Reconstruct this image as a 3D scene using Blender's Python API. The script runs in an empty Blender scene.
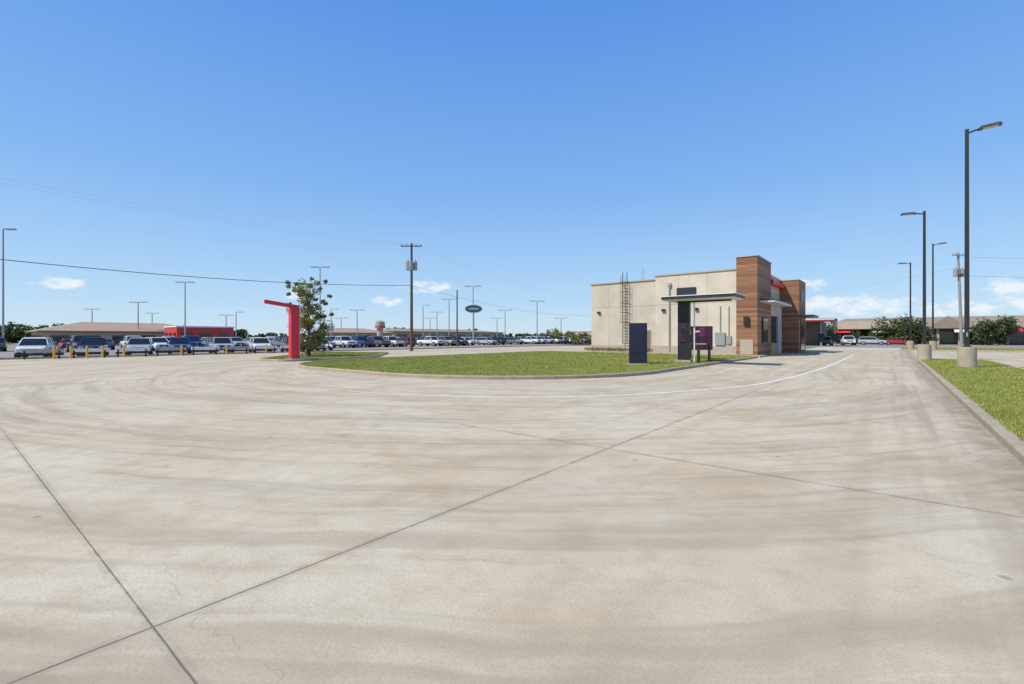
import bpy, math, random
import numpy as np
from mathutils import Vector, Matrix
random.seed(7); rng=np.random.default_rng(7)
scene=bpy.context.scene
scene.view_settings.view_transform='Standard'
scene.view_settings.look='None'
scene.view_settings.exposure=0
# world frame: +Y runs along the drive lane, +X to the lawn side. camera looks 39 deg left of +Y
R39=math.radians(39.0)

# ---------------------------------------------------------------- node helper
class NT:
    def __init__(s,nt): s.nt=nt; s.N=nt.nodes; s.L=nt.links
    def node(s,t,**k):
        n=s.N.new(t)
        for a,b in k.items(): setattr(n,a,b)
        return n
    def inp(s,n,i,v):
        if isinstance(v,bpy.types.NodeSocket): s.L.new(v,n.inputs[i])
        else: n.inputs[i].default_value=v
    def m(s,op,a,b=0.0,c=None,clamp=False):
        n=s.node('ShaderNodeMath',operation=op); n.use_clamp=clamp
        s.inp(n,0,a); s.inp(n,1,b)
        if c is not None: s.inp(n,2,c)
        return n.outputs[0]
    def mr(s,v,a,b,c=0.0,d=1.0,smooth=True):
        n=s.node('ShaderNodeMapRange'); 
        if smooth: n.interpolation_type='SMOOTHSTEP'
        s.inp(n,0,v); s.inp(n,1,a); s.inp(n,2,b); s.inp(n,3,c); s.inp(n,4,d)
        return n.outputs[0]
    def mix(s,f,a,b,mode='MIX'):
        n=s.node('ShaderNodeMix',data_type='RGBA',blend_type=mode)
        s.inp(n,0,f)
        for i,v in ((6,a),(7,b)):
            if isinstance(v,tuple) and len(v)==3: v=v+(1,)
            s.inp(n,i,v)
        return n.outputs[2]
    def noise(s,vec,scale,detail=3,rough=.55,dist=0):
        n=s.node('ShaderNodeTexNoise'); 
        if vec is not None: s.L.new(vec,n.inputs['Vector'])
        n.inputs['Scale'].default_value=scale; n.inputs['Detail'].default_value=detail
        n.inputs['Roughness'].default_value=rough; n.inputs['Distortion'].default_value=dist
        return n.outputs['Fac']
    def mapping(s,vec,loc=(0,0,0),scale=(1,1,1),rot=(0,0,0)):
        n=s.node('ShaderNodeMapping'); s.L.new(vec,n.inputs[0])
        n.inputs[1].default_value=loc; n.inputs[2].default_value=rot; n.inputs[3].default_value=scale
        return n.outputs[0]
    def comb(s,x,y,z=0.0):
        n=s.node('ShaderNodeCombineXYZ'); s.inp(n,0,x); s.inp(n,1,y); s.inp(n,2,z); return n.outputs[0]
def newmat(name):
    m=bpy.data.materials.new(name); m.use_nodes=True
    t=NT(m.node_tree); b=m.node_tree.nodes['Principled BSDF']
    return m,t,b
def bump(t,b,h,strength=.3,dist=.01):
    n=t.node('ShaderNodeBump'); n.inputs['Strength'].default_value=strength; n.inputs['Distance'].default_value=dist
    t.L.new(h,n.inputs['Height']); t.L.new(n.outputs[0],b.inputs['Normal'])
def pmat(name,col,rough=.6,var=.15,scale=3.0,metal=0.0,fine=30,bmp=0,spec=.5):
    m,t,b=newmat(name)
    tc=t.node('ShaderNodeTexCoord').outputs['Object']
    n1=t.noise(tc,scale,3)
    lo=tuple(c*(1-var*1.6) for c in col); hi=tuple(min(1,c*(1+var*1.6)) for c in col)
    f=n1
    if bmp:
        n2=t.noise(tc,fine,2); f=t.m('ADD',t.m('MULTIPLY',n1,.7),t.m('MULTIPLY',n2,.3)); bump(t,b,n2,bmp,.01)
    t.L.new(t.mix(f,lo,hi),b.inputs['Base Color'])
    b.inputs['Roughness'].default_value=rough; b.inputs['Metallic'].default_value=metal
    b.inputs['Specular IOR Level'].default_value=spec
    return m

# ---------------------------------------------------------------- materials
def concrete_mat():
    m,t,b=newmat('concrete_paving')
    tc=t.node('ShaderNodeTexCoord').outputs['Object']
    sp=t.node('ShaderNodeSeparateXYZ'); t.L.new(tc,sp.inputs[0]); X,Y=sp.outputs[0],sp.outputs[1]
    n1=t.noise(tc,.30,4,.6); n2=t.noise(t.mapping(tc,(13,5,0)),.62,4,.64,.3); nf=t.noise(tc,48,2,.75); nm=t.noise(t.mapping(tc,(3,9,0)),2.6,4,.70)
    col=t.mix(t.mr(n1,.34,.64),(.54,.45,.315),(.605,.53,.395))
    # tan stains, pale scoured areas
    col=t.mix(t.mr(n2,.51,.68,0,.62),col,(.48,.345,.20))
    col=t.mix(t.mr(n2,.44,.28,0,.45),col,(.66,.60,.485))
    # tyre swept arcs around island corner
    dx=t.m('SUBTRACT',X,-17.0); dy=t.m('SUBTRACT',Y,21.0)
    r=t.m('SQRT',t.m('ADD',t.m('MULTIPLY',dx,dx),t.m('MULTIPLY',dy,dy))); an=t.m('ARCTAN2',dy,dx)
    rw=t.m('ADD',r,t.m('MULTIPLY',n1,.7))
    tn=t.noise(t.comb(t.m('MULTIPLY',rw,1.15),t.m('MULTIPLY',an,1.7)),1.0,4,.76)
    col=t.mix(t.mr(tn,.46,.66,0,.52),col,(.30,.245,.17))
    tn2=t.noise(t.comb(t.m('MULTIPLY',rw,5.5),t.m('MULTIPLY',an,2.6),3.0),1.0,2,.6)
    col=t.mix(t.m('MULTIPLY',t.mr(tn2,.50,.70,0,.50),t.mr(n2,.35,.6,.3,1)),col,(.27,.225,.165))
    # straight lane streaks along Y
    ls=t.noise(t.mapping(tc,(0,0,0),(2.2,.06,1)),1.0,3,.6)
    col=t.mix(t.m('MULTIPLY',t.mr(ls,.48,.70),t.mr(Y,4,16,0.15,.45)),col,(.35,.29,.205))
    # darker damp / grimy patches
    ng=t.noise(t.mapping(tc,(-21,17,0),(1.0,.45,1)),.8,4,.68)
    col=t.mix(t.mr(ng,.54,.70,0,.38),col,(.33,.275,.20))
    # medium and fine grain
    col=t.mix(t.mr(nm,.42,.72,0,.42),col,(.375,.30,.21))
    col=t.mix(t.mr(nf,.35,.75,0,.38),col,(.26,.215,.155))
    # dark spots
    v=t.node('ShaderNodeTexVoronoi'); v.inputs['Scale'].default_value=1.3; t.L.new(tc,v.inputs['Vector'])
    spn=t.m('ADD',v.outputs['Distance'],t.m('MULTIPLY',nm,.12))
    col=t.mix(t.mr(spn,.085,.12,.6,0),col,(.15,.12,.09))
    # slab tint
    sx=t.m('FLOOR',t.m('DIVIDE',t.m('ADD',X,3.17),4.44)); sy=t.m('FLOOR',t.m('DIVIDE',t.m('SUBTRACT',Y,.77),5.33))
    wn=t.node('ShaderNodeTexWhiteNoise',noise_dimensions='2D'); t.L.new(t.comb(sx,sy),wn.inputs['Vector'])
    col=t.mix(t.m('MULTIPLY',wn.outputs['Value'],.16),col,(.39,.33,.24))
    # joints
    wob=t.m('MULTIPLY',t.m('SUBTRACT',nm,.5),.013)
    Xw=t.m('ADD',X,wob); Yw=t.m('ADD',Y,wob)
    def line(c,pos,w): 
        return t.mr(t.m('ABSOLUTE',t.m('SUBTRACT',c,pos)),w*.4,w,1,0)
    j=line(Xw,-3.17,.011); hj=line(Xw,-3.17,.07)
    for yy,ww in ((.77,.007),(6.1,.011)):
        fade=t.mr(X,-12,-4,.12,1) if yy>5 else t.mr(X,-14,-8,.2,1)
        j=t.m('MAXIMUM',j,t.m('MULTIPLY',line(Yw,yy,ww),fade)); hj=t.m('MAXIMUM',hj,t.m('MULTIPLY',line(Yw,yy,.06),fade))
    gx=t.m('ABSOLUTE',t.m('SUBTRACT',t.m('FRACT',t.m('DIVIDE',t.m('ADD',X,3.17+44.4*3),4.44)),.5))
    gy=t.m('ABSOLUTE',t.m('SUBTRACT',t.m('FRACT',t.m('DIVIDE',t.m('SUBTRACT',Y,.77-53.3),5.33)),.5))
    j=t.m('MAXIMUM',j,t.m('MAXIMUM',t.mr(gx,.497,.499,0,.16),t.mr(gy,.4975,.499,0,.16)))
    col=t.mix(t.m('MULTIPLY',hj,t.mr(nm,.35,.6,.05,.35)),col,(.28,.235,.175))
    jj=t.m('MULTIPLY',j,t.mr(nm,.3,.5,.45,.8))
    col=t.mix(jj,col,(.13,.105,.08))
    # hairline cracks
    va=t.node('ShaderNodeVectorMath',operation='MULTIPLY_ADD'); t.L.new(t.comb(nm,n2),va.inputs[0]); va.inputs[1].default_value=(1.0,1.6,0); t.L.new(t.mapping(tc,(4.4,1.3,0)),va.inputs[2])
    vc=t.node('ShaderNodeTexVoronoi',feature='DISTANCE_TO_EDGE'); vc.inputs['Scale'].default_value=.24; t.L.new(va.outputs[0],vc.inputs['Vector'])
    cr=t.m('MULTIPLY',t.mr(vc.outputs['Distance'],.0005,.0014,1,0),t.m('MULTIPLY',t.mr(n1,.46,.56,0,.30),t.mr(nm,.4,.55,.2,1)))
    col=t.mix(cr,col,(.20,.17,.13))
    # gutter dirt at kerb, and dirty band a little further out
    gd=t.m('MULTIPLY',t.mr(t.m('ABSOLUTE',t.m('SUBTRACT',X,1.2)),.0,.55,1,0),t.mr(nm,.3,.65,.35,.85))
    gd2=t.m('MULTIPLY',t.mr(t.m('ABSOLUTE',t.m('SUBTRACT',X,.5)),.1,1.2,1,0),t.mr(ls,.40,.62,0,.45))
    col=t.mix(gd2,col,(.30,.25,.18)); col=t.mix(gd,col,(.25,.21,.155))
    t.L.new(col,b.inputs['Base Color'])
    b.inputs['Roughness'].default_value=.85; b.inputs['Specular IOR Level'].default_value=.15
    h=t.m('SUBTRACT',t.m('MULTIPLY',nf,.5),t.m('MULTIPLY',j,1.5))
    bump(t,b,h,.45,.007)
    return m
M={}
M['conc']=concrete_mat()
M['kerb']=pmat('kerb_concrete',(.37,.31,.225),.9,.3,1.8,fine=40,bmp=.4,spec=.2)
M['base']=pmat('pole_base_concrete',(.40,.335,.25),.9,.28,2.5,fine=30,bmp=.4,spec=.2)
M['asph']=pmat('lot_asphalt',(.27,.25,.22),.9,.2,.3,fine=20,spec=.2)
M['conc2']=pmat('far_concrete',(.50,.43,.32),.9,.15,.3,fine=20,spec=.2)
def ground_mat(name,a,b_,c):
    m,t,b=newmat(name); tc=t.node('ShaderNodeTexCoord').outputs['Object']
    n=t.noise(tc,.35,4,.65); n2=t.noise(tc,4,3,.7); n3=t.noise(tc,35,2,.7)
    col=t.mix(t.mr(n,.35,.65),a,b_); col=t.mix(t.mr(n2,.45,.75,0,.6),col,c); col=t.mix(t.mr(n3,.4,.7,0,.4),col,tuple(x*.5 for x in a))
    t.L.new(col,b.inputs['Base Color']); b.inputs['Roughness'].default_value=.95; b.inputs['Specular IOR Level'].default_value=.1
    bump(t,b,n3,.6,.03); return m
M['lawn']=ground_mat('lawn_soil_and_thatch',(.17,.20,.035),(.25,.26,.055),(.32,.27,.11))
M['terrain']=ground_mat('dry_grass_ground',(.16,.16,.06),(.24,.21,.11),(.28,.24,.15))
def blade_mat():
    m,t,b=newmat('grass_blades'); g=t.node('ShaderNodeNewGeometry'); tc=t.node('ShaderNodeTexCoord').outputs['Object']
    rpi=g.outputs['Random Per Island']
    col=t.mix(rpi,(.15,.20,.03),(.35,.375,.08))
    col=t.mix(t.mr(rpi,.84,.9,0,.8),col,(.50,.41,.18))
    n=t.noise(tc,.6,4,.65); col=t.mix(t.mr(n,.42,.66,0,.65),col,(.40,.35,.12))
    t.L.new(col,b.inputs['Base Color']); b.inputs['Roughness'].default_value=.7; b.inputs['Specular IOR Level'].default_value=.15
    return m
M['blade']=blade_mat()
def leaf_mat(name,c1,c2,c3,k=.3):
    m,t,b=newmat(name); g=t.node('ShaderNodeNewGeometry'); r=g.outputs['Random Per Island']
    col=t.mix(r,c1,c2); col=t.mix(t.mr(r,.80,.87,0,.8),col,c3)
    t.L.new(col,b.inputs['Base Color']); b.inputs['Roughness'].default_value=.55
    tr=t.node('ShaderNodeBsdfTranslucent'); t.L.new(col,tr.inputs[0]); mx=t.node('ShaderNodeMixShader'); mx.inputs[0].default_value=k
    t.L.new(b.outputs[0],mx.inputs[1]); t.L.new(tr.outputs[0],mx.inputs[2]); t.L.new(mx.outputs[0],m.node_tree.nodes['Material Output'].inputs[0])
    return m
M['leaf']=leaf_mat('leaves_olive',(.11,.135,.03),(.27,.27,.07),(.46,.31,.10),.4)
M['leafd']=leaf_mat('leaves_dark',(.04,.065,.022),(.10,.13,.04),(.15,.16,.06))
M['bark']=pmat('bark',(.15,.11,.075),.9,.3,6,bmp=.6)
M['wood_pole']=pmat('creosote_pole',(.10,.075,.05),.9,.3,4,bmp=.4)
M['greypole']=pmat('weathered_pole',(.28,.27,.25),.8,.2,4)
M['bronze']=pmat('bronze_painted_steel',(.022,.020,.018),.45,.2,5,spec=.5)
M['galv']=pmat('galvanised_steel',(.35,.36,.36),.5,.12,5,metal=.4)
M['black']=pmat('black_plastic',(.015,.015,.017),.5,.1,5)
M['navy']=pmat('navy_panel',(.010,.012,.040),.45,.25,3)
M['purple']=pmat('purple_poster',(.060,.014,.040),.4,.6,6)
M['magenta']=pmat('maroon_print',(.15,.03,.07),.4,.5,6)
M['white']=pmat('white_metal',(.75,.75,.73),.5,.05,3)
M['lens']=pmat('led_lens',(.5,.5,.48),.3,.02,3)
M['red']=pmat('red_painted_steel',(.66,.025,.045),.4,.12,2)
M['redlight']=pmat('pale_edge',(.75,.68,.66),.5,.05,3)
M['yellow']=pmat('yellow_bollard_paint',(.75,.42,.03),.5,.12,3)
def stucco(name,c):
    m,t,b=newmat(name); tc=t.node('ShaderNodeTexCoord').outputs['Object']
    n=t.noise(tc,.6,4,.6); st=t.noise(t.mapping(tc,(0,0,0),(2.2,2.2,.12)),1.0,4,.65); nf=t.noise(tc,50,2)
    col=t.mix(t.mr(n,.35,.65),tuple(x*.92 for x in c),tuple(x*1.06 for x in c))
    col=t.mix(t.mr(st,.52,.78,0,.25),col,tuple(x*.7 for x in c)); t.L.new(col,b.inputs['Base Color'])
    b.inputs['Roughness'].default_value=.92; b.inputs['Specular IOR Level'].default_value=.2; bump(t,b,nf,.35,.01); return m
M['stucco']=stucco('cream_stucco',(.56,.49,.395)); M['stucco2']=stucco('pale_stucco',(.62,.545,.445))
M['groove']=pmat('control_joint',(.36,.30,.235),.9,.05)
M['basecourse']=pmat('stone_base_course',(.42,.35,.28),.9,.25,6,bmp=.4)
M['coping']=pmat('metal_coping',(.42,.36,.28),.5,.06)
def siding():
    m,t,b=newmat('wood_look_siding'); tc=t.node('ShaderNodeTexCoord').outputs['Object']
    sp=t.node('ShaderNodeSeparateXYZ'); t.L.new(tc,sp.inputs[0]); Z=sp.outputs[2]
    pz=t.m('DIVIDE',Z,.2); fr=t.m('FRACT',pz); fl=t.m('FLOOR',pz)
    wn=t.node('ShaderNodeTexWhiteNoise',noise_dimensions='1D'); t.L.new(fl,wn.inputs['W'])
    gr=t.noise(t.mapping(tc,(0,0,0),(1.2,1.2,25)),1.0,3,.6)
    col=t.mix(wn.outputs['Value'],(.20,.09,.04),(.40,.20,.095)); col=t.mix(t.mr(gr,.4,.7,0,.5),col,(.14,.06,.03))
    gap=t.mr(fr,.04,.10,1,0); col=t.mix(t.m('MULTIPLY',gap,.85),col,(.035,.018,.012))
    t.L.new(col,b.inputs['Base Color']); b.inputs['Roughness'].default_value=.65; return m
M['siding']=siding()
def glassm(name,c,r=.08):
    m,t,b=newmat(name); tc=t.node('ShaderNodeTexCoord').outputs['Object']; n=t.noise(tc,1.5,2)
    t.L.new(t.mix(n,c,tuple(x*1.8 for x in c)),b.inputs['Base Color']); b.inputs['Roughness'].default_value=r
    b.inputs['Specular IOR Level'].default_value=.8; return m
M['glass']=glassm('window_glass',(.02,.025,.03)); M['cglass']=glassm('car_glass',(.012,.015,.018),.05)
M['tyre']=pmat('tyre_rubber',(.02,.02,.02),.9,.1); M['rim']=pmat('alloy_rim',(.45,.45,.46),.35,.1,metal=.6)
M['hl']=pmat('headlamp',(.7,.72,.75),.15,.05); M['tl']=pmat('tail_lamp',(.35,.02,.02),.3,.1)
M['roofb']=pmat('brown_shingle_roof',(.36,.25,.18),.9,.12,.8,fine=4,bmp=.2)
M['roofg']=pmat('grey_brown_roof',(.27,.215,.16),.9,.12,.8,fine=4)
M['tan']=pmat('tan_wall',(.46,.37,.28),.9,.1,.6); M['tand']=pmat('dark_tan_wall',(.20,.155,.12),.9,.15,.6)
M['redwall']=pmat('red_storefront_panel',(.60,.05,.045),.6,.1,.6); M['bluesign']=pmat('blue_sign_panel',(.03,.17,.42),.5,.1)
M['greensign']=pmat('oval_sign_panel',(.015,.09,.11),.4,.1); M['orange']=pmat('terracotta_band',(.45,.14,.05),.7,.1)
def linem():
    m,t,b=newmat('worn_white_paint'); tc=t.node('ShaderNodeTexCoord').outputs['Object']
    n=t.noise(tc,5,4,.7); n2=t.noise(tc,40,2,.7)
    sp=t.node('ShaderNodeSeparateXYZ'); t.L.new(tc,sp.inputs[0])
    f=t.mr(t.m('ADD',t.m('MULTIPLY',n,.6),t.m('MULTIPLY',n2,.4)),.40,.60,.3,.95)
    f=t.m('MULTIPLY',f,t.mr(sp.outputs[0],-13,-9,.2,1))
    t.L.new(t.mix(f,(.50,.43,.32),(.82,.80,.75)),b.inputs['Base Color']); b.inputs['Roughness'].default_value=.8; return m
M['line']=linem()
def paintm(name,c):
    m,t,b=newmat('paint_'+name); tc=t.node('ShaderNodeTexCoord').outputs['Object']; n=t.noise(tc,2,2)
    t.L.new(t.mix(n,tuple(x*.9 for x in c),c),b.inputs['Base Color']); b.inputs['Roughness'].default_value=.3
    b.inputs['Coat Weight'].default_value=.6; b.inputs['Coat Roughness'].default_value=.05; return m
PAINT={k:paintm(k,c) for k,c in dict(white=(.72,.72,.70),silver=(.42,.43,.44),black=(.015,.015,.017),grey=(.13,.135,.14),red=(.33,.02,.02),blue=(.03,.07,.20),tan=(.35,.29,.21)).items()}

# ---------------------------------------------------------------- mesh builder
class MB:
    def __init__(s): s.v=[];s.f=[];s.mi=[];s.ms=[]
    def mid(s,m):
        if m not in s.ms: s.ms.append(m)
        return s.ms.index(m)
    def add(s,vs,fs,m):
        o=len(s.v); s.v+= [tuple(p) for p in vs]; k=s.mid(m)
        for f in fs: s.f.append(tuple(i+o for i in f)); s.mi.append(k)
    def frus(s,b,t,z0,z1,m):  # b,t=(x0,x1,y0,y1)
        vs=[(b[0],b[2],z0),(b[1],b[2],z0),(b[1],b[3],z0),(b[0],b[3],z0),(t[0],t[2],z1),(t[1],t[2],z1),(t[1],t[3],z1),(t[0],t[3],z1)]
        s.add(vs,[(3,2,1,0),(4,5,6,7),(0,1,5,4),(1,2,6,5),(2,3,7,6),(3,0,4,7)],m)
    def box(s,x0,x1,y0,y1,z0,z1,m): s.frus((x0,x1,y0,y1),(x0,x1,y0,y1),z0,z1,m)
    def cyl(s,p0,p1,r0,m,r1=None,n=14):
        r1=r0 if r1 is None else r1
        p0=Vector(p0);p1=Vector(p1);d=(p1-p0).normalized()
        a=Vector((0,0,1)) if abs(d.z)<.9 else Vector((1,0,0)); u=d.cross(a).normalized(); w=d.cross(u)
        off=math.pi/n; vs=[]
        for p,r in((p0,r0),(p1,r1)):
            for i in range(n):
                t=2*math.pi*i/n+off; vs.append(p+u*(r*math.cos(t))+w*(r*math.sin(t)))
        fs=[(i,(i+1)%n,n+(i+1)%n,n+i) for i in range(n)]+[tuple(range(n-1,-1,-1)),tuple(range(n,2*n))]
        s.add(vs,fs,m)
    def beam(s,p0,p1,r,m): s.cyl(p0,p1,r,m,n=4)
    def build(s,name,loc=(0,0,0),rz=0,parent=None,bevel=0,mesh_only=False):
        me=bpy.data.meshes.new(name); me.from_pydata(s.v,[],s.f); 
        for m in s.ms: me.materials.append(m)
        me.polygons.foreach_set('material_index',s.mi)
        import bmesh
        bm=bmesh.new(); bm.from_mesh(me); bmesh.ops.recalc_face_normals(bm,faces=bm.faces)
        bm.to_mesh(me); bm.free(); me.update()
        if mesh_only: return me
        o=bpy.data.objects.new(name,me); scene.collection.objects.link(o); o.location=loc; o.rotation_euler=(0,0,rz)
        if parent: o.parent=parent
        if bevel:
            md=o.modifiers.new('b','BEVEL'); md.width=bevel; md.segments=2; md.limit_method='ANGLE'
        return o
def empty(name,loc,rz=0):
    e=bpy.data.objects.new(name,None); scene.collection.objects.link(e); e.location=loc; e.rotation_euler=(0,0,rz); e.empty_display_size=.3; return e
def bulk(name,V,F,mat,nper):
    me=bpy.data.meshes.new(name); nv=len(V); nf=len(F)
    me.vertices.add(nv); me.vertices.foreach_set('co',V.astype(np.float32).ravel())
    me.loops.add(nf*nper); me.loops.foreach_set('vertex_index',F.astype(np.int32).ravel())
    me.polygons.add(nf); me.polygons.foreach_set('loop_start',np.arange(0,nf*nper,nper,dtype=np.int32))
    try: me.polygons.foreach_set('loop_total',np.full(nf,nper,dtype=np.int32))
    except Exception: pass
    me.materials.append(mat); me.update(calc_edges=True); me.validate()
    o=bpy.data.objects.new(name,me); scene.collection.objects.link(o); return o

# ---------------------------------------------------------------- ground sheets
def sheet(name,poly,z,mat):
    mb=MB(); mb.add([(x,y,z) for x,y in poly],[tuple(range(len(poly)))],mat); return mb.build(name)
def rect(a,b,c,d): return [(a,c),(b,c),(b,d),(a,d)]
sheet('ground',rect(-3500,3500,-3500,3500),-.012,M['terrain'])
sheet('dealership_lot_pavement',rect(-135,-49.0,-60,260),-.004,M['asph'])
sheet('access_road_pavement',rect(-60,60,88,136),-.004,M['asph'])
sheet('concrete_pavement',rect(-48.6,40,-45,74),0,M['conc'])
sheet('drive_lane_pavement',rect(-9,1.2,74.0,88.0),0,M['conc2'])

def offset_poly(P,d):
    n=len(P); out=[]
    for i in range(n):
        a=Vector(P[i-1]);b=Vector(P[i]);c=Vector(P[(i+1)%n])
        e1=(b-a).normalized(); e2=(c-b).normalized(); n1=Vector((-e1.y,e1.x)); n2=Vector((-e2.y,e2.x))
        k=(n1+n2); k=k/max(.2,k.dot(n1)) if k.length>1e-6 else n1
        out.append(tuple(b+k*d))
    return out
def rounded(poly,radii,seg=10):
    n=len(poly); out=[]
    for i in range(n):
        a=Vector(poly[i-1]);b=Vector(poly[i]);c=Vector(poly[(i+1)%n]); r=radii[i]
        if r<=0: out.append(tuple(b)); continue
        d1=(a-b).normalized(); d2=(c-b).normalized(); ang=d1.angle(d2)/2; L=r/math.tan(ang)
        p1=b+d1*L;p2=b+d2*L; ctr=b+(d1+d2).normalized()*(r/math.sin(ang))
        a1=math.atan2(p1.y-ctr.y,p1.x-ctr.x);a2=math.atan2(p2.y-ctr.y,p2.x-ctr.x)
        da=(a2-a1+math.pi)%(2*math.pi)-math.pi
        for k in range(seg+1):
            t=a1+da*k/seg; out.append((ctr.x+r*math.cos(t),ctr.y+r*math.sin(t)))
    return out
def inpoly(px,py,P):
    ins=np.zeros(len(px),bool); n=len(P)
    for i in range(n):
        x1,y1=P[i-1];x2,y2=P[i]
        if y1==y2: continue
        c=((y1>py)!=(y2>py))&(px<(x2-x1)*(py-y1)/(y2-y1)+x1); ins^=c
    return ins
def blades(name,P,regions,z=.13):
    Vs=[]
    for (x0,x1,y0,y1,dens,h,w) in regions:
        n=int((x1-x0)*(y1-y0)*dens); x=rng.uniform(x0,x1,n); y=rng.uniform(y0,y1,n)
        k=inpoly(x,y,P); x=x[k];y=y[k]; n=len(x)
        pat=.75+.35*np.sin(x*1.7+np.sin(y*1.1)*2)*np.sin(y*1.3+x*.6)
        hh=h*rng.uniform(.5,1.25,n)*pat; th=rng.uniform(0,2*np.pi,n); ww=w*rng.uniform(.6,1.3,n)*.5
        lean=rng.normal(0,.6,(n,2))*hh[:,None]
        a=np.stack([x-np.cos(th)*ww,y-np.sin(th)*ww,np.full(n,z-.01)],1); b=np.stack([x+np.cos(th)*ww,y+np.sin(th)*ww,np.full(n,z-.01)],1)
        c=np.stack([x+lean[:,0],y+lean[:,1],z+hh],1)
        Vs.append(np.stack([a,b,c],1).reshape(-1,3))
    V=np.concatenate(Vs); F=np.arange(len(V)).reshape(-1,3); return bulk(name,V,F,M['blade'],3)
def island(name,P,regions=None,kw=.16,h=.14,soil_z=.125):
    I=offset_poly(P,kw); Oo=offset_poly(P,.025); n=len(P); mb=MB()
    vs=[(x,y,-.01) for x,y in P]+[(x,y,h-.03) for x,y in P]+[(x,y,h) for x,y in Oo]+[(x,y,h) for x,y in I]+[(x,y,.05) for x,y in I]
    fs=[]
    for i in range(n):
        j=(i+1)%n
        for k in range(4): fs.append((k*n+i,k*n+j,(k+1)*n+j,(k+1)*n+i))
    mb.add(vs,fs,M['kerb']); mb.build(name+'_kerb')
    s=sheet(name+'_lawn',I,soil_z,M['lawn'])
    if regions: blades(name+'_grass',offset_poly(P,kw-.05),regions)
main=rounded([(-28.5,11.7),(-8.0,11.7),(-8.0,40.5),(-28.5,40.5)],[6.5,8.5,1.0,1.0],16)
island('island',main,[(-28.5,-8,11.7,22,420,.06,.016),(-28.5,-8,22,40.5,150,.07,.028)])
ent=rounded([(-33.5,13.9),(-30.3,14.2),(-31.0,21.5),(-38,28),(-44,24),(-36,16)],[.8,.8,1.5,.8,.8,.5],5)
island('entry_island',ent,[(-44,-30,13,28,160,.08,.028)])
strip=rounded([(1.27,-12),(4.75,-12),(4.75,42.5),(1.27,42.5)],[.5,.5,1.7,1.7],8)
island('verge',strip,[(1.4,4.7,2,14,2000,.06,.009),(1.4,4.7,14,42.5,450,.06,.016)])
far=rounded([(.8,72),(60,72),(60,87),(.8,87)],[2,2,2,2],6)
island('far_verge',far,[(1,40,72,86,60,.1,.05)])
pts=[(-12.6,7.8),(-10.96,8.1),(-8.13,9.5),(-6.16,11.4),(-4.5,14.6),(-3.5,17.9),(-3.03,23),(-2.75,30),(-2.7,40),(-2.7,52)]
def catmull(p,k=10):
    out=[]; 
    for i in range(len(p)-1):
        a=Vector(p[max(0,i-1)]);b=Vector(p[i]);c=Vector(p[i+1]);d=Vector(p[min(len(p)-1,i+2)])
        for j in range(k):
            t=j/k; out.append(.5*((2*b)+(c-a)*t+(2*a-5*b+4*c-d)*t*t+(3*b-a-3*c+d)*t**3))
    out.append(Vector(p[-1])); return out
cp=catmull(pts); mb=MB(); vs=[];fs=[]
for i,p in enumerate(cp):
    d=(cp[min(i+1,len(cp)-1)]-cp[max(i-1,0)]).normalized(); nn=Vector((-d.y,d.x))*.065
    vs+=[(p.x+nn.x,p.y+nn.y,.004),(p.x-nn.x,p.y-nn.y,.004)]
    if i: fs.append((2*i-2,2*i-1,2*i+1,2*i))
mb.add(vs,fs,M['line']); mb.build('lane_line_marking')

# ---------------------------------------------------------------- restaurant building
B0=Vector((-17,50,0)); bld=empty('restaurant_building',B0)
def bpart(name,fn,bevel=0):
    mb=MB(); fn(mb); mb.v=[(x-B0.x,y-B0.y,z) for x,y,z in mb.v]; mb.build(name,parent=bld,bevel=bevel)
def walls(mb):
    mb.box(-24.4,-17.4,43.3,62,0,7.0,M['stucco']); mb.box(-17.4,-8.9,43.0,62,0,7.3,M['stucco2'])
bpart('walls',walls)
bpart('base_course',lambda mb:(mb.box(-24.43,-17.43,43.25,43.3,0,.8,M['basecourse']),mb.box(-17.43,-10.25,42.95,43.0,0,.8,M['basecourse']),mb.box(-8.9,-8.85,48.1,53.9,0,.9,M['basecourse'])))
def cop(mb):
    mb.box(-24.5,-17.45,43.2,43.45,7.0,7.12,M['coping']); mb.box(-17.5,-10.25,42.92,43.15,7.3,7.42,M['coping']); mb.box(-24.5,-24.3,43.45,62.1,7.0,7.12,M['coping'])
    mb.box(-9.0,-8.78,48.05,53.9,7.3,7.42,M['redlight'])
bpart('parapet_coping',cop)
def grooves(mb):
    for x in(-22.4,-19.6): mb.box(x-.012,x+.012,43.293,43.3,.8,7.0,M['groove'])
    for x in(-15.2,-12.7): mb.box(x-.012,x+.012,42.993,43.0,.8,7.3,M['groove'])
    mb.box(-24.4,-17.45,43.29,43.297,4.6,4.625,M['groove']); mb.box(-17.4,-10.25,42.99,42.997,4.6,4.625,M['groove'])
bpart('control_joints',grooves)
bpart('corner_tower',lambda mb:(mb.box(-10.2,-8.6,42.5,48.05,0,8.25,M['siding'])),.0)
bpart('tower_coping',lambda mb:(mb.box(-10.26,-8.54,42.44,48.1,8.25,8.33,M['coping'])))
bpart('entry_tower',lambda mb:(mb.box(-10.0,-7.2,54,58.5,0,7.25,M['siding']),mb.box(-10.05,-7.15,53.95,58.55,7.25,7.33,M['coping'])))
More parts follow.
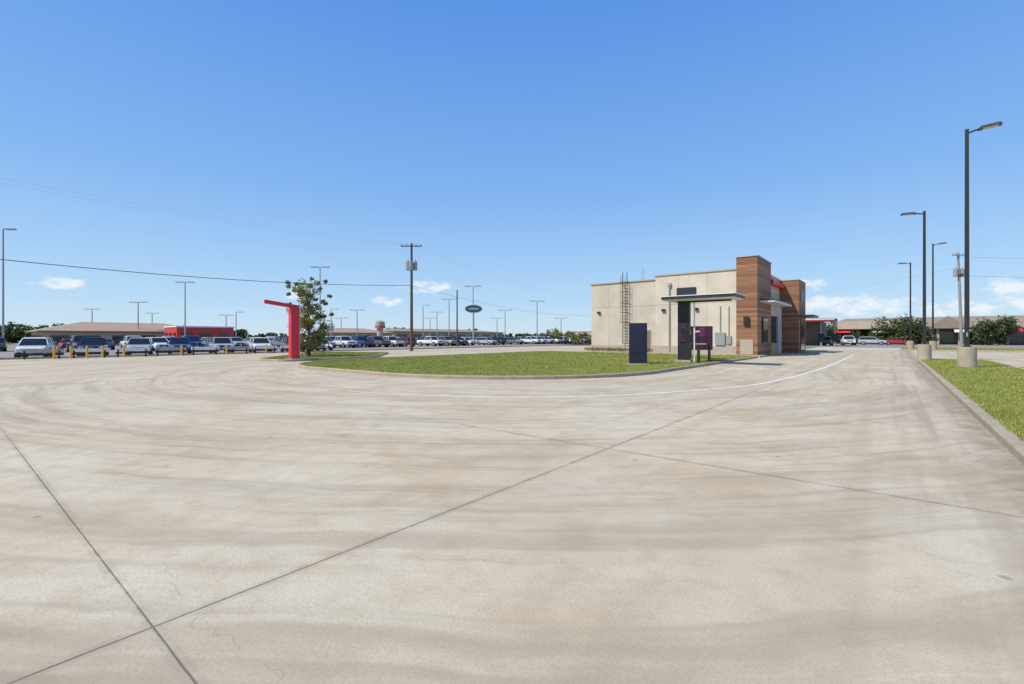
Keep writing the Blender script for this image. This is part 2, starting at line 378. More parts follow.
def side(mb):
    mb.box(-8.9,-8.4,48.1,53.9,6.45,6.85,M['red'])
    mb.box(-8.6,-7.55,43.6,52,4.52,4.66,M['white']); mb.box(-8.6,-7.5,43.55,52.05,4.66,4.76,M['bronze'])
    for y in (45,47.5,50): mb.beam((-8.62,y,5.7),(-7.7,y,4.76),.02,M['bronze'])
    mb.box(-8.9,-8.83,49,52.8,1.0,3.6,M['bronze']); mb.box(-8.83,-8.81,49.1,50.8,1.1,3.5,M['glass']); mb.box(-8.83,-8.81,50.95,52.7,1.1,3.5,M['glass'])
    mb.box(-8.6,-8.5,44.2,46.2,1.1,3.3,M['bronze']); mb.box(-8.5,-8.48,44.3,45.2,1.2,3.2,M['glass']); mb.box(-8.5,-8.48,45.25,46.1,1.2,3.2,M['glass'])
    mb.box(-9.9,-8.9,42.44,42.5,.15,1.4,M['coping']); mb.box(-9.6,-9.2,42.3,42.5,2.6,3.3,M['bronze'])
    mb.box(-7.2,-7.15,54.8,57.6,.2,3.4,M['bronze']); mb.box(-7.15,-7.13,54.9,57.5,.3,3.3,M['glass'])
    mb.box(-7.2,-6.0,54.3,58.3,3.6,3.8,M['bronze'])
    mb.box(-7.2,-7.16,55,57.4,5.2,6.3,M['purple'])
    mb.box(-8.9,-8.6,53.0,53.25,0,4.5,M['white']); mb.cyl((-8.3,46.8,0),(-8.3,46.8,1.0),.08,M['yellow'])
bpart('drive_through_windows_and_awning',side)
def rear(mb):
    mb.box(-19.15,-17.95,43.24,43.3,.02,2.3,M['coping']); mb.box(-19.05,-18.05,43.2,43.24,.05,2.2,M['tand'])
    mb.box(-12.0,-11.2,42.85,43,.9,2.0,M['galv']); mb.box(-11.1,-10.7,42.88,43,1.0,1.7,M['galv'])
    mb.cyl((-11.6,42.93,2.0),(-11.6,42.93,4.3),.04,M['coping']); mb.cyl((-10.9,42.94,1.7),(-10.9,42.94,4.2),.03,M['galv'])
    for x in(-23.5,-16.6,-13.6): mb.box(x-.16,x+.16,(43.1 if x<-17.4 else 42.8),(43.3 if x<-17.4 else 43),4.0,4.2,M['bronze'])
    mb.box(-16.2,-15.9,42.8,43,6.3,6.6,M['coping']); mb.cyl((-16.05,42.9,6.3),(-16.05,42.9,.3),.06,M['coping'])
bpart('rear_wall_fittings',rear)
def ladder(mb):
    for x in(-20.75,-20.3): mb.beam((x,43.05,.9),(x,43.05,8.0),.035,M['bronze'])
    for i in range(20): mb.cyl((-20.75,43.05,1.0+i*.3),(-20.3,43.05,1.0+i*.3),.02,M['bronze'],n=6)
    for z in(1.2,3,5,6.8):
        for x in(-20.75,-20.3): mb.beam((x,43.05,z),(x,43.3,z),.02,M['bronze'])
    for k in range(5):
        z=3.0+k*1.0; pr=None
        for j in range(9):
            a=math.pi*j/8; p=(-20.525+.38*math.cos(a),43.05-.65*math.sin(a),z)
            if pr: mb.beam(pr,p,.018,M['bronze'])
            pr=p
    for j in(2,4,6):
        a=math.pi*j/8; mb.beam((-20.525+.38*math.cos(a),43.05-.65*math.sin(a),3),(-20.525+.38*math.cos(a),43.05-.65*math.sin(a),7.6),.015,M['bronze'])
bpart('roof_access_ladder',ladder)
def hvac(mb):
    mb.box(-21,-19,50,52,7.0,7.6,M['galv']); mb.cyl((-19.9,46,7),(-19.9,46,8.7),.03,M['galv'],n=6); mb.cyl((-20.3,46.5,7),(-20.3,46.5,8.4),.02,M['galv'],n=6)
    mb.box(-8.9,-8.0,58.5,62,0,5.5,M['stucco2'])
bpart('rooftop_vents_and_annex',hvac)
mb=MB(); mb.box(-25.0,-8.05,40.7,43.3,-.01,.12,M['base']); mb.build('building_sidewalk')
# ---------------------------------------------------------------- foliage
def leafcloud(centres,radii,nper,size,sq=.8):
    V=[]
    for c,r in zip(centres,radii):
        n=nper; d=rng.normal(size=(n,3)); d/=np.linalg.norm(d,axis=1)[:,None]; rr=r*rng.uniform(.1,1,n)**.6
        p=np.array(c)+d*rr[:,None]*np.array([1,1,sq])
        p[:,2]=np.maximum(p[:,2],.03)
        a=rng.normal(size=(n,3)); a/=np.linalg.norm(a,axis=1)[:,None]; b=np.cross(a,rng.normal(size=(n,3))); b/=np.linalg.norm(b,axis=1)[:,None]
        s=size*rng.uniform(.5,1.3,n)[:,None]
        V.append(np.stack([p-a*s,p-b*s*.45,p+a*s,p+b*s*.45],1).reshape(-1,3))
    V=np.concatenate(V); return V,np.arange(len(V)).reshape(-1,4)
def tree(name,loc,h,rad,mat,ncl=70,nper=90,leaf=.10,low=.12,cr=.5,sway=.0):
    e=empty(name,loc); mb=MB(); cs=[];rs=[]
    top=Vector((sway,0,h*.8)); prev=Vector((0,0,-.05)); K=6
    for k in range(K):
        nx=Vector((top.x*(k+1)/K+random.uniform(-.08,.08),random.uniform(-.08,.08),top.z*(k+1)/K))
        mb.cyl(prev,nx,.13*(1-k/K)*h/6+.02,M['bark'],.13*(1-(k+1)/K)*h/6+.015,8); prev=nx
    for i in range(ncl):
        t=random.random(); z=h*(low+(1-low)*t); prof=.66+.34*math.sin(math.pi*min(1,t*1.1))
        if t>.9: prof*=.8
        a=random.uniform(0,2*math.pi); q=rad*prof*random.uniform(.05,1.12)**.7
        c=(sway*t+q*math.cos(a),q*math.sin(a),min(z,h-.1)); cs.append(c); rs.append(random.uniform(.4,1.2)*cr)
        if i%2==0:
            st=Vector((sway*t*.8,0,max(.3,z*.7))); mb.cyl(st,c,.035*h/6,M['bark'],.01,5)
    for i in range(22):  # sprigs
        a=random.uniform(0,6.28); k=random.uniform(.3,1.25); zz=h*random.uniform(.35,1.07); cs.append((sway+rad*k*math.cos(a),rad*k*math.sin(a),zz)); rs.append(cr*.4)
        mb.cyl((sway*.8,0,zz*.8),cs[-1],.02,M['bark'],.006,5)
    mb.build('trunk_and_limbs',parent=e)
    V,F=leafcloud(cs,rs,nper,leaf); o=bulk('crown',V,F,mat,4); o.parent=e
tree('tree',(-34.7,18.2,.12),5.7,1.5,M['leaf'],100,72,.095,.08,.46,-.05)
def mass(name,items,mat,leaf,nper):
    cs=[];rs=[]
    for (x,y,h,w) in items:
        for k in range(int(6+h)):
            cs.append((x+random.uniform(-w,w),y+random.uniform(-w,w),h*random.uniform(.15,.82))); rs.append(h*random.uniform(.18,.34))
    V,F=leafcloud(cs,rs,nper,leaf); return bulk(name,V,F,mat,4)
def cam2w(px,D):
    x=(px-512)/470*D; return (.777*x-.629*D,.629*x+.777*D)
items=[]
for i in range(15):
    X_,Y_=cam2w(-40+i*7,random.uniform(115,135)); items.append((X_,Y_,random.uniform(4,6.2),3))
mass('background_trees',items,M['leafd'],.45,60)
items=[]
for i in range(12):
    X_,Y_=cam2w(540+i*5,random.uniform(110,130)); items.append((X_,Y_,random.uniform(2.5,4.2),2))
mass('background_shrubs',items,M['leaf'],.3,60)
items=[]
for px,D,h in((832,110,5.5),(846,112,5),(856,108,4.5),(872,106,5.5),(880,105,6),(888,104,4.5),(903,100,6.2),(912,99,6.4),(925,98,4.8),(946,102,4.5),(982,94,4.6),(990,92,5.4),(1003,92,6),(1012,95,4.8),(1040,95,5)):
    X_,Y_=cam2w(px,D); items.append((X_,Y_,h,1.3))
mass('roadside_trees',items,M['leafd'],.3,90)
items=[]
for i in range(260):
    X_,Y_=cam2w(-120+i*5,random.uniform(330,520)); items.append((X_,Y_,random.uniform(3,8)*(1.25 if math.sin(i*.13)>0 else .6),9))
mass('distant_tree_line',items,M['leafd'],1.6,28)
cs=[];rs=[]
for x in np.arange(-24,-17.2,.28): cs.append((x,41.6+random.uniform(-.1,.1),.40)); rs.append(random.uniform(.2,.34))
V,F=leafcloud(cs,rs,150,.05); bulk('hedge',V,F,M['leaf'],4)

# ---------------------------------------------------------------- order point things
e=empty('order_canopy',(-9.6,28.1,.12))
mb=MB(); mb.box(-.45,.45,-.35,.35,0,.12,M['base']); mb.build('footing',parent=e,bevel=.01)
mb=MB(); mb.box(-.32,.32,-.16,.16,.12,3.55,M['black']); mb.box(-.33,-.28,-.18,.18,.12,3.55,M['navy']); mb.cyl((.55,.1,0),(.55,.1,3.55),.04,M['white']); mb.build('post',parent=e)
mb=MB(); mb.box(-.9,3.0,-1.1,1.1,3.60,3.66,M['white']); mb.box(-.95,3.05,-1.15,1.15,3.66,3.82,M['bronze']); mb.box(-.4,2.6,-.06,.06,3.5,3.6,M['black']); mb.box(-.97,3.07,-1.17,1.17,3.82,3.86,M['white']); mb.build('canopy_roof',parent=e)
mb=MB(); mb.box(-.4,.65,-.2,.2,3.86,4.4,M['black']); mb.build('canopy_mast_box',parent=e,bevel=.02)
mb=MB(); mb.box(-.2,.2,-.2,-.16,1.2,2.2,M['purple']); mb.box(-.14,.14,-.215,-.2,1.4,2.0,M['glass']); mb.box(.32,.36,-.12,.12,1.0,1.9,M['glass']); mb.build('speaker_screen',parent=e)
e=empty('preview_menu_board',(-10.9,24.5,.12),math.radians(22))
mb=MB(); mb.box(-.48,.48,-.12,.12,.03,2.25,M['navy']); mb.build('cabinet',parent=e,bevel=.02)
mb=MB(); mb.box(-.42,.42,-.135,-.12,.6,2.15,M['black']); mb.box(-.39,.39,-.142,-.135,.62,2.12,M['navy']); mb.box(-.2,.2,-.128,-.12,.2,.35,M['black']); mb.build('screen',parent=e)
mb=MB(); mb.box(-.6,.6,-.25,.25,-.05,.03,M['base']); mb.build('pad',parent=e)
for (x,y,w,r) in((-9.9,32.3,.68,25),(-11.2,33.2,.42,25)):
    e=empty('drive_through_menu_board',(x,y,.12),math.radians(r)); mb=MB()
    for sx in(-w*.7,w*.7): mb.box(sx-.05,sx+.05,-.05,.05,-.05,.65,M['black'])
    mb.build('legs',parent=e)
    mb=MB(); mb.box(-w,w,-.12,.12,.62,2.2,M['black']); mb.build('cabinet',parent=e,bevel=.02)
    mb=MB(); k=3 if w>.5 else 2
    for i in range(k):
        a=-w+.05+i*(2*w-.1)/k; mb.box(a+.02,a+(2*w-.1)/k-.02,-.135,-.12,.7,1.45,M['purple']); mb.box(a+.02,a+(2*w-.1)/k-.02,-.135,-.12,1.5,2.12,M['magenta'] if i%2 else M['purple'])
    mb.box(-w*.6,w*.4,-.14,-.136,1.0,1.04,M['white']); mb.box(-w*.7,-w*.2,-.14,-.136,1.8,1.9,M['redlight'])
    mb.build('panels',parent=e)
for (x,y) in((-8.5,27.2),(-8.5,29.2)):
    mb=MB(); mb.cyl((0,0,0),(0,0,.95),.08,M['black']); mb.cyl((0,0,.95),(0,0,1.0),.08,M['black'],.03); mb.build('bollard',(x,y,.12))
e=empty('clearance_bar_sign',(-31,15.2,.12))
mb=MB(); mb.box(-.5,.5,-.4,.4,-.05,.06,M['base']); mb.build('footing',parent=e)
mb=MB(); mb.box(-.2,.2,-.28,.28,.06,3.45,M['red']); mb.box(-.21,.21,.285,.31,.06,3.45,M['redlight']); mb.build('post',parent=e,bevel=.015)
mb=MB(); vs=[(-.09,.3,3.36),(.09,.3,3.36),(.09,.3,3.60),(-.09,.3,3.60),(-.09,-1.9,3.62),(.09,-1.9,3.62),(.09,-1.9,3.86),(-.09,-1.9,3.86)]
mb.add(vs,[(0,1,2,3),(4,5,6,7),(0,1,5,4),(1,2,6,5),(2,3,7,6),(3,0,4,7)],M['red']); mb.build('arm',parent=e,bevel=.01)

# ---------------------------------------------------------------- lights
def lamp(x,y,H,dirn,base=True,z0=.12,col='bronze',name='street_lamp',r=.09,head=.75):
    e=empty(name,(x,y,z0),0 if dirn>0 else math.pi); m=M[col]
    mb=MB(); mb.cyl((0,0,-.1),(0,0,1.0),.36,M['base'],.35,20); mb.build('concrete_base',parent=e,bevel=.02)
    mb=MB(); mb.box(-.17,.17,-.17,.17,1.0,1.04,m)
    for sx in(-.12,.12):
        for sy in(-.12,.12): mb.cyl((sx,sy,1.0),(sx,sy,1.12),.02,M['galv'],n=6)
    mb.build('base_plate',parent=e); zb=1.02
    mb=MB(); mb.frus((-r,r,-r,r),(-r*.75,r*.75,-r*.75,r*.75),zb,H,m); mb.box(-r*.8,r*.8,-r*.8,r*.8,H,H+.04,m); mb.box(-.03,.03,-r*.95-.012,-r*.93,1.5,1.7,M['galv']); mb.build('pole',parent=e)
    mb=MB(); mb.beam((0,0,-.05),(.42,0,.03),.05,m)
    mb.frus((.38,.45+head,-.2,.2),(.48,.38+head,-.14,.14),.0,.12,m); mb.box(.55,.33+head,-.14,.14,-.02,.0,M['lens'])
    o=mb.build('led_head',(0,0,H-.1),parent=e); o.rotation_euler=(0,math.radians(-3),0)
lamp(2.8,31.6,11.5,1)
lamp(1.6,40.5,9.6,-1)
lamp(3.65,73.4,12.3,1)
lamp(1.7,75.6,10.6,-1)
def lotlamp(px,D,ytop,double=False,name='lot_lamp'):
    X_,Y_=cam2w(px,D); H=(337-ytop)/470*D+1.6; e=empty(name,(X_,Y_,0),R39)
    mb=MB(); mb.cyl((0,0,0),(0,0,H),.07+D*.0006,M['galv'],.05+D*.0004,8); mb.cyl((0,0,-.1),(0,0,.7),.28,M['base']); mb.build('pole',parent=e)
    mb=MB()
    w=.55+D*.006
    for s in((-1,1) if double else (1,)):
        mb.box(min(0,s*w*.3),max(0,s*w*.3),-.03,.03,H-.06,H,M['galv']); a,b_=sorted((s*w*.3,s*w*1.5)); mb.box(a,b_,-.2,.2,H-.10,H+.04,M['galv'])
    mb.build('head',parent=e)
for px,D,yt,db in((3,52,229,False),(138,92,302,True),(185,80,282,True),(92,120,309,True),(152,150,313,True),(226,130,315,True),(236,125,312,False),(320,78,267,True),(341,160,318,True),(357,120,310,True),(537,110,301,True),(505,130,310,True),(449,112,299,True),(423,150,305,False),(437,160,312,True),(430,170,318,True),(473,95,286,True),(331,140,309,False),(561,150,318,True),(497,170,318,True)):
    lotlamp(px,D,yt,db)
X_,Y_=cam2w(457,80); mb=MB(); mb.cyl((0,0,0),(0,0,9.6),.14,M['wood_pole'],.1); mb.build('utility_pole',(X_,Y_,0))
X_,Y_=cam2w(473.5,90); e=empty('oval_dealer_sign',(X_,Y_,0),R39)
mb=MB(); mb.cyl((0,0,0),(0,0,7),.16,M['galv'],.13); mb.build('pole',parent=e)
mb=MB(); n=28; 
for (a,b_,y0,y1,mm) in((1.75,.85,-.15,.15,M['white']),(1.6,.72,-.17,.17,M['greensign']),(1.1,.2,-.19,.19,M['galv'])):
    vs=[(a*math.cos(2*math.pi*i/n),y0,7.0+b_*math.sin(2*math.pi*i/n)) for i in range(n)]+[(a*math.cos(2*math.pi*i/n),y1,7.0+b_*math.sin(2*math.pi*i/n)) for i in range(n)]
    mb.add(vs,[(i,(i+1)%n,n+(i+1)%n,n+i) for i in range(n)]+[tuple(range(n)),tuple(range(n,2*n))],mm)
mb.build('oval_panel',parent=e)
def upole(x,y,H,mat,lean=(0,0),tr=3,arm=1.2,name='utility_pole'):
    e=empty(name,(x,y,0),R39); mb=MB(); mb.cyl((0,0,-.1),(lean[0],lean[1],H),.19,mat,.12,10); mb.build('pole',parent=e)
    mb=MB(); lx=lean[0]
    for z in(H-.35,):
        mb.box(lx-arm,lx+arm,-.2,-.1,z-.06,z+.06,mat)
        for s in(-arm*.9,-arm*.45,arm*.45,arm*.9): mb.cyl((lx+s,-.15,z+.06),(lx+s,-.15,z+.3),.05,M['galv'],n=8)
    mb.build('crossarm',parent=e); mb=MB(); lx=lean[0]*.8
    for k in range(tr):
        a=[-.42,.42,0][k]; mb.cyl((lx+a,-.4 if k==2 else 0,H-3.1),(lx+a,-.4 if k==2 else 0,H-2.1),.24,M['galv'],n=12); mb.cyl((lx+a,-.4 if k==2 else 0,H-2.1),(lx+a,-.4 if k==2 else 0,H-1.85),.05,M['greypole'],n=6)
    mb.box(lx-.35,lx+.35,-.45,.1,H-2.75,H-2.68,M['galv']); mb.build('transformers',parent=e)
upole(-42.7,34.5,12.3,M['wood_pole'])
upole(6.9,83,12.4,M['greypole'],(-.5,0),2,.9)
def wire(name,a,b,sag,r=.012):
    a=Vector(a);b=Vector(b); mb=MB(); pr=a; K=24
    for i in range(1,K+1):
        t=i/K; p=a.lerp(b,t); p.z-=sag*4*t*(1-t); mb.cyl(pr,p,r,M['black'],n=5); pr=p
    mb.build(name)
wire('power_line',(-42.7,34.5,7.5),(-42.7,-14,7.3),1.1,.024)
wire('power_line',(-43.4,34.0,12.1),(-43.4,-14,12.0),.9,.003)
wire('power_line',(-42.0,34.9,12.1),(-42.0,-14,12.0),.9,.003)
wire('power_line',(-42.7,34.5,7.5),(-60,110,7.5),1.4,.014)
wire('power_line',(-42.7,34.5,12.1),(-60,110,12.0),1.6,.005)
wire('power_line',(6.5,83,11.9),(60,100,11),1.2,.010); wire('power_line',(6.5,83,9.5),(60,100,8.5),1.0,.013)
wire('power_line',(6.5,83,10.5),(-50,150,11),1.2,.006)

# ---------------------------------------------------------------- cars
cache={}
def car(kind,color):
    if (kind,color) in cache: return cache[(kind,color)]
    P=PAINT[color]; mb=MB()
    if kind=='suv': 
        W=.95; st=[(-2.32,.45,.80,.84),(-2.27,.40,1.0,.92),(-2.0,.34,1.06,.98),(-1.2,.3,1.07,1),(.3,.3,1.05,1),(1.05,.3,1.03,1),(1.6,.3,1.0,.98),(2.05,.33,.94,.95),(2.28,.38,.80,.88),(2.36,.45,.66,.80)]
        gb=(-2.22,1.12,-.87,.87); gt=(-1.95,.42,-.70,.70); zb,zt=1.03,1.60; wh=(-1.42,1.45); wr=.36; pil=(-.95,.05)
    elif kind=='sedan':
        W=.91; st=[(-2.35,.42,.75,.82),(-2.28,.36,.92,.90),(-1.9,.3,.98,.97),(-1.2,.26,.97,1),(.3,.26,.93,1),(.95,.26,.92,1),(1.6,.26,.85,.98),(2.05,.3,.76,.94),(2.3,.34,.64,.85),(2.38,.4,.55,.76)]
        gb=(-1.85,1.05,-.82,.82); gt=(-1.15,.25,-.62,.62); zb,zt=.93,1.40; wh=(-1.4,1.42); wr=.33; pil=(-.95,-.05)
    else:
        W=.99; st=[(-2.85,.5,.95,.92),(-2.80,.45,1.1,.97),(-.75,.4,1.12,1),(.3,.4,1.14,1),(1.1,.4,1.14,1),(1.7,.4,1.12,.99),(2.4,.42,1.08,.97),(2.7,.46,.98,.92),(2.78,.5,.8,.86)]
        gb=(-.78,1.25,-.90,.90); gt=(-.62,.62,-.74,.74); zb,zt=1.12,1.78; wh=(-1.75,1.75); wr=.41; pil=(-.1,)
    vs=[];fs=[]
    for x,z0,zt_,k in st:
        w=W*k; h=zt_-z0
        sec=[(w*.90,z0),(w*.985,z0+h*.2),(w,z0+h*.5),(w*.97,z0+h*.82),(w*.90,zt_-.02),(w*.78,zt_+.012)]
        vs+=[(x,y,z) for y,z in sec]+[(x,-y,z) for y,z in reversed(sec)]
    q=12
    for i in range(len(st)-1):
        for j in range(q): fs.append((i*q+j,i*q+(j+1)%q,(i+1)*q+(j+1)%q,(i+1)*q+j))
    fs+=[tuple(range(q)),tuple(range((len(st)-1)*q,len(st)*q))]
    mb.add(vs,fs,P)
    mb.frus(gb,gt,zb,zt,M['cglass'])
    rt=(gt[0]-.03,gt[1]+.04,gt[2]-.02,gt[3]+.02); mb.frus(rt,(gt[0]+.12,gt[1]-.15,gt[2]+.1,gt[3]-.1),zt,zt+.07,P)
    for s in(-1,1):
        yb=gb[3]*s; yt=gt[3]*s
        mb.beam((gb[1],yb,zb),(gt[1],yt,zt),.045,P); mb.beam((gb[0],yb,zb),(gt[0],yt,zt),.06,P)
        mb.beam((gt[0],yt,zt),(gt[1],yt,zt),.045,P); mb.beam((gb[0],yb,zb+.01),(gb[1],yb,zb+.01),.04,P)
        for p in pil: mb.beam((p,yb,zb),(p+.03 if kind!='pickup' else p,yt,zt),.045,M['black'] if kind!='pickup' else P)
        for x in wh:
            mb.cyl((x,s*(W-.3),wr),(x,s*(W+.004),wr+.03),wr+.07,M['black'],n=20)
            mb.cyl((x,s*(W-.22),wr),(x,s*(W+.02),wr),wr,M['tyre'],n=20)
            mb.cyl((x,s*(W+.0),wr),(x,s*(W+.03),wr),wr*.62,M['rim'],n=12); mb.cyl((x,s*(W+.03),wr),(x,s*(W+.034),wr),wr*.2,M['black'],n=8)
        mb.box(gb[1]-.35,gb[1]-.15,min(s*W*.93,s*(W+.16)),max(s*W*.93,s*(W+.16)),zb+.02,zb+.18,P)
        fx=st[-1][0]; tz=st[-2][2]
        mb.box(fx-.28,fx-.02,min(s*W*.52,s*W*.86),max(s*W*.52,s*W*.86),tz-.17,tz-.02,M['hl'])
        mb.box(st[0][0]-.01,st[0][0]+.15,min(s*W*.68,s*W*.88),max(s*W*.68,s*W*.88),tz-.1,tz+.12,M['tl'])
        mb.box(-1.0,1.0,min(s*W*.94,s*(W+.01)),max(s*W*.94,s*(W+.01)),st[3][1]-.02,st[3][1]+.1,M['black'])
    fx=st[-1][0]; tz=st[-2][2]
    mb.box(fx-.1,fx+.015,-W*.48,W*.48,tz-.22,tz-.03,M['black']); mb.box(fx+.01,fx+.022,-.12,.12,tz-.16,tz-.09,M['rim'])
    mb.box(fx-.12,fx+.05,-W*.82,W*.82,st[-1][1]-.1,st[-1][1]+.06,M['black']); mb.box(fx+.05,fx+.06,-.16,.16,st[-1][1]-.02,st[-1][1]+.08,M['white'])
    mb.box(st[0][0]-.06,st[0][0]+.1,-W*.82,W*.82,st[0][1]-.08,st[0][1]+.1,M['black'])
    if kind=='pickup': mb.box(-2.72,-.85,-.78,.78,1.125,1.14,M['black'])
    if kind=='suv':
        for s in(-1,1): mb.beam((-1.7,s*.6,1.70),(.2,s*.6,1.70),.02,M['black'])
    me=mb.build('car_'+kind,mesh_only=True); cache[(kind,color)]=me; return me
def place(kind,color,x,y,rz,s=1.0):
    nm={'suv':'parked_suv','sedan':'parked_sedan','pickup':'parked_pickup_truck'}[kind]
    o=bpy.data.objects.new(nm,car(kind,color)); scene.collection.objects.link(o); o.location=(x,y,-.004 if x<-49 else .0); o.rotation_euler=(0,0,rz); o.scale=(s,s,s)
row=[(-1.0,'suv','silver'),(1.9,'sedan','white'),(5.1,'suv','white'),(8.5,'pickup','black'),(11.6,'suv','silver'),(14.6,'pickup','blue'),(18.1,'pickup','silver'),(21.8,'suv','white'),(25.2,'suv','grey'),(28.6,'sedan','white')]
for y,k,c in row: place(k,c,-51.8,y,math.radians(-14+random.uniform(-2,2)),.93 if k!='pickup' else .86)
cols=['white','white','silver','black','grey','white','silver','red','white','blue','grey','tan','white']; kinds=['suv','sedan','pickup','suv','suv','pickup']
for j,(V_,y0,y1,sp) in enumerate(((-64,30,128,2.9),(-78,-5,150,3.1),(-94,25,170,3.3),(-66,-6,24,3.2))):
    y=y0
    while y<y1:
        if random.random()<.88: place(random.choice(kinds),random.choice(cols),V_+random.uniform(-.4,.4),y,math.radians(random.choice((0,0,180))+random.uniform(-3,3)),.95)
        y+=sp
for (px,D,k,c,rz) in((848,92,'pickup','white',-80),(872,96,'suv','silver',0),(897,94,'sedan','red',0),(958,100,'suv','grey',0),(826,88,'suv','grey',90),(815,92,'pickup','red',90)):
    X_,Y_=cam2w(px,D); place(k,c,X_,Y_,math.radians(rz))

# ---------------------------------------------------------------- rail + yellow bollards
e=empty('parking_guard_rail',(-48.0,13,0)); mb=MB()
for y0 in np.arange(-9,13,2.6): mb.box(-.04,.04,y0,y0+2.2,.45,.72,M['white'] if int(y0*10)%3 else M['galv']); mb.box(-.06,.06,y0+.1,y0+.2,-.02,.6,M['black']); mb.box(-.06,.06,y0+1.9,y0+2.0,-.02,.6,M['black']); mb.box(-.05,.05,y0,y0+2.2,.25,.40,M['black'])
mb.build('rails',parent=e)
for y in(5.6,6.5,7.4,8.3,9.6,13.5,17.0,20.5):
    mb=MB(); mb.cyl((0,0,-.05),(0,0,.85),.07,M['yellow']); mb.cyl((0,0,.85),(0,0,.93),.07,M['yellow'],.03); mb.build('yellow_bollard',(-47.4,y,0))
mb=MB(); mb.box(-48.95,-48.65,-45,120,-.02,.12,M['kerb']); mb.build('boundary_kerb')

# ---------------------------------------------------------------- background buildings
def shop(name,x0,x1,y0,y1,h,ridge,wall,roof,over=.8,axis='y',openings=6,band=None):
    e=empty(name,((x0+x1)/2,(y0+y1)/2,0)); a,b_=(x1-x0)/2,(y1-y0)/2
    mb=MB(); mb.box(-a,a,-b_,b_,0,h,wall); mb.build('walls',parent=e)
    if ridge:
        mb=MB()
        if axis=='y': mb.frus((-a-over,a+over,-b_-over,b_+over),(-.1,.1,-b_+a*.8,b_-a*.8),h,ridge,roof)
        else: mb.frus((-a-over,a+over,-b_-over,b_+over),(-a+b_*.8,a-b_*.8,-.1,.1),h,ridge,roof)
        mb.box(-a-over-.02,a+over+.02,-b_-over-.02,b_+over+.02,h-.2,h-.01,M['tand']); mb.build('roof',parent=e)
    else:
        mb=MB(); mb.box(-a-.1,a+.1,-b_-.1,b_+.1,h,h+.25,band or roof); mb.build('roof',parent=e)
    mb=MB()
    for i in range(openings):
        yc=-b_+(i+.5)*2*b_/openings; w=b_/openings*.6; mb.box(a,a+.06,yc-w,yc+w,.4,h*.7,M['glass'])
        xc=-a+(i+.5)*2*a/openings; w=a/openings*.6; mb.box(xc-w,xc+w,-b_-.06,-b_,.2,h*.7,M['glass'])
    mb.build('windows',parent=e)
shop('brown_roof_building',-128,-113,12,37,2.7,4.5,M['tan'],M['roofb'])
shop('red_storefront',-108,-101,28,37.5,3.4,0,M['redwall'],M['white'],openings=3)
shop('brown_roof_building',-150,-135,78,100,3.0,4.6,M['tan'],M['roofb'])
shop('tan_building',-80,-66,128,150,3.2,0,M['tan'],M['tan'],openings=4)
shop('low_building',-190,-160,120,190,4,5.5,M['tan'],M['roofg'],openings=8)
X_,Y_=cam2w(380,140); e=empty('round_tower',(X_,Y_,0)); mb=MB(); mb.cyl((0,0,0),(0,0,4.2),.9,M['tan'],n=18); mb.cyl((0,0,4.2),(0,0,5.0),1.5,M['orange'],n=18); mb.cyl((0,0,5),(0,0,6.0),1.4,M['tan'],n=18); mb.cyl((0,0,6),(0,0,6.5),1.45,M['roofb'],.6,18); mb.build('tower',parent=e)
e=empty('drive_in_canopy',(-12,101,0)); mb=MB()
mb.box(-5,4.2,-3,3,4.4,4.9,M['tand']); mb.box(-5.05,4.25,-3.05,-3,4.5,4.66,M['redwall']); mb.box(-5.05,4.25,-3.05,-3,4.66,4.8,M['white'])
mb.build('roof',parent=e); mb=MB()
for x in(-4,-1,2,4): mb.cyl((x,0,0),(x,0,4.4),.15,M['galv']); mb.box(x-.5,x+.5,-.2,.2,.8,2.2,M['black'])
mb.build('posts_and_menus',parent=e)
mb=MB(); mb.box(-4,2,2.5,9,0,4.4,M['tand']); mb.box(-3,0,-3.12,-3.06,4.85,5.6,M['bluesign']); mb.build('kiosk_and_sign',parent=e)
e=empty('strip_mall',(15,142,0)); mb=MB(); mb.box(-28,40,-6,8,0,3.8,M['tand']); mb.box(-25,-12,-9.6,-6,3.4,5.2,M['tan']); mb.box(14,20,-9.6,-6,3.4,5.0,M['tan']); mb.build('walls',parent=e)
mb=MB(); mb.frus((-29,41,-8.5,9),(-24,36,-.1,.1),3.6,6.1,M['roofg'])
mb.build('roof',parent=e)
mb=MB()
for x in(-6,8,24,34): 
    mb.add([(x-3.5,-9.2,3.4),(x+3.5,-9.2,3.4),(x,-9.2,6.0),(x-3.5,0,3.4),(x+3.5,0,3.4),(x,0,6.0)],[(0,1,2),(3,5,4),(0,2,5,3),(1,4,5,2),(0,3,4,1)],M['roofg'])
mb.build('gables',parent=e)
mb=MB()
for i,x in enumerate(np.arange(-24,38,6.8)):
    mb.frus((x-1.5,x+1.5,-9.9,-8.4),(x-1.5,x+1.5,-8.7,-8.4),2.6,3.3,M['redwall'] if i%2==0 else M['white'])
mb.build('shop_awnings',parent=e)
mb=MB()
for x in np.arange(-28,40,3.4): mb.box(x-.25,x+.25,-8.3,-7.9,0,3.6,M['tan'])
for x in np.arange(-26.5,38,3.4): mb.box(x-1.1,x+1.1,-6.08,-6,.3,2.7,M['glass'])
mb.build('arcade_columns_and_windows',parent=e)
shop('tan_building',62,90,120,140,4,5.6,M['tan'],M['roofg'],axis='x')

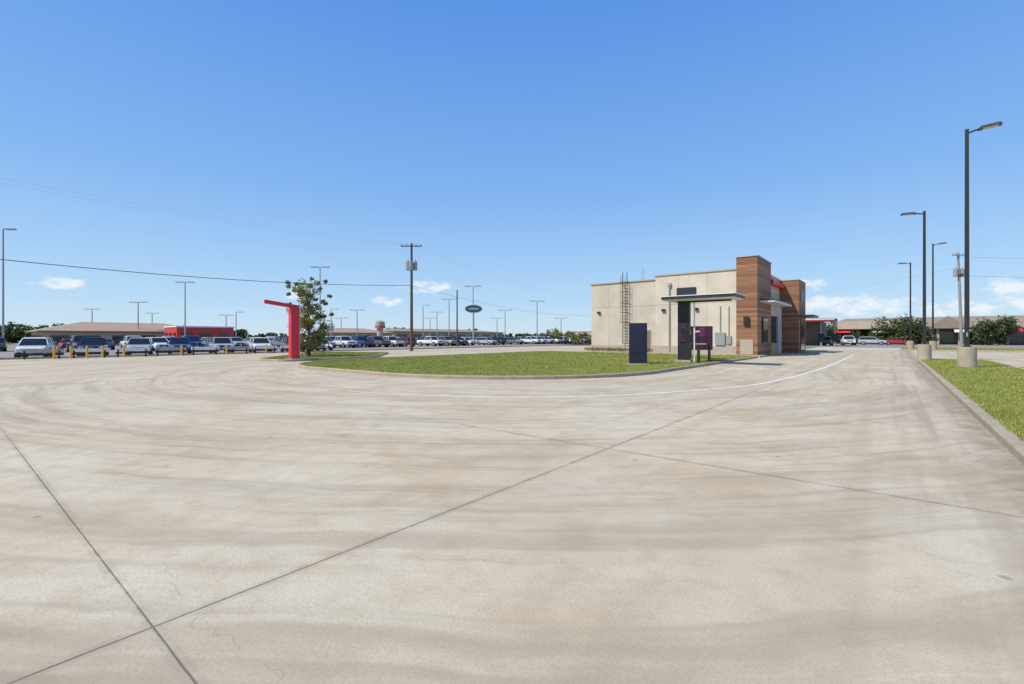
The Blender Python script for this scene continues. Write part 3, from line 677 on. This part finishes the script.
# ---------------------------------------------------------------- sun, sky, camera
sd=Vector((-.48,-.88,0)).normalized(); el=math.radians(50)
S=Vector((sd.x*math.cos(el),sd.y*math.cos(el),math.sin(el)))
sl=bpy.data.lights.new('sun','SUN'); sl.energy=4.8; sl.angle=math.radians(.53); sl.color=(1,.945,.83)
so=bpy.data.objects.new('sun',sl); scene.collection.objects.link(so); so.rotation_euler=S.to_track_quat('Z','Y').to_euler()
w=bpy.data.worlds.new('World'); scene.world=w; w.use_nodes=True; t=NT(w.node_tree)
bg=w.node_tree.nodes['Background']
sky=t.node('ShaderNodeTexSky',sky_type='NISHITA'); sky.sun_disc=False; sky.sun_elevation=el; sky.sun_rotation=math.atan2(sd.x,sd.y)
sky.air_density=1.0; sky.dust_density=.3; sky.ozone_density=2.0
gen=t.node('ShaderNodeTexCoord').outputs['Generated']
sp=t.node('ShaderNodeSeparateXYZ'); t.L.new(gen,sp.inputs[0])
cr=t.node('ShaderNodeValToRGB'); t.L.new(t.m('MAXIMUM',sp.outputs[2],0.0),cr.inputs[0])
el_=cr.color_ramp.elements
for p,c in((0,(.60,.78,.94)),(.08,(.45,.69,.96)),(.28,(.235,.49,.94)),(.58,(.105,.32,.85)),(1,(.05,.19,.62))):
    e_=el_[0] if p==0 else (el_[-1] if p==1 else el_.new(p)); e_.color=(c[0],c[1],c[2],1)
rampc=t.mix(1.0,cr.outputs[0],(8.3,8.3,8.3),'MULTIPLY')
skyc=t.mix(.84,sky.outputs[0],rampc)
acc=None
def cdir(px,py):
    v=Vector(((px-512)/470,1,(337-py)/470)).normalized(); return (.777*v.x-.629*v.y,.629*v.x+.777*v.y,v.z)
st=t.mapping(gen,(0,0,0),(1,1,3.2))
for px,py,r in((430,287,.085),(66,283,.06),(300,296,.05),(806,284,.07),(870,306,.12),(1015,288,.09),(960,310,.09),(820,303,.08),(390,302,.06),(1040,300,.1)):
    d=cdir(px,py); n=t.node('ShaderNodeVectorMath',operation='DISTANCE'); t.L.new(st,n.inputs[0]); n.inputs[1].default_value=(d[0],d[1],d[2]*3.2)
    k=t.mr(n.outputs['Value'],0,r,1,0); acc=k if acc is None else t.m('MAXIMUM',acc,k)
cn=t.noise(t.mapping(gen,(0,0,0),(1,1,2.4)),34,5,.62)
cm=t.m('MULTIPLY',t.mr(t.m('ADD',t.m('MULTIPLY',acc,.36),cn),.62,.92,0,.8),t.mr(acc,0,.2,0,1))
skyc=t.mix(cm,skyc,(7.7,7.9,8.2))
t.L.new(skyc,bg.inputs[0]); bg.inputs[1].default_value=.12
cam=bpy.data.cameras.new('camera'); co=bpy.data.objects.new('camera',cam); scene.collection.objects.link(co)
co.location=(0,0,1.6); co.rotation_euler=(math.radians(90),0,R39); cam.lens=470/1024*36; cam.sensor_width=36; cam.shift_y=-5/1024
cam.clip_end=8000; cam.clip_start=.05; scene.camera=co
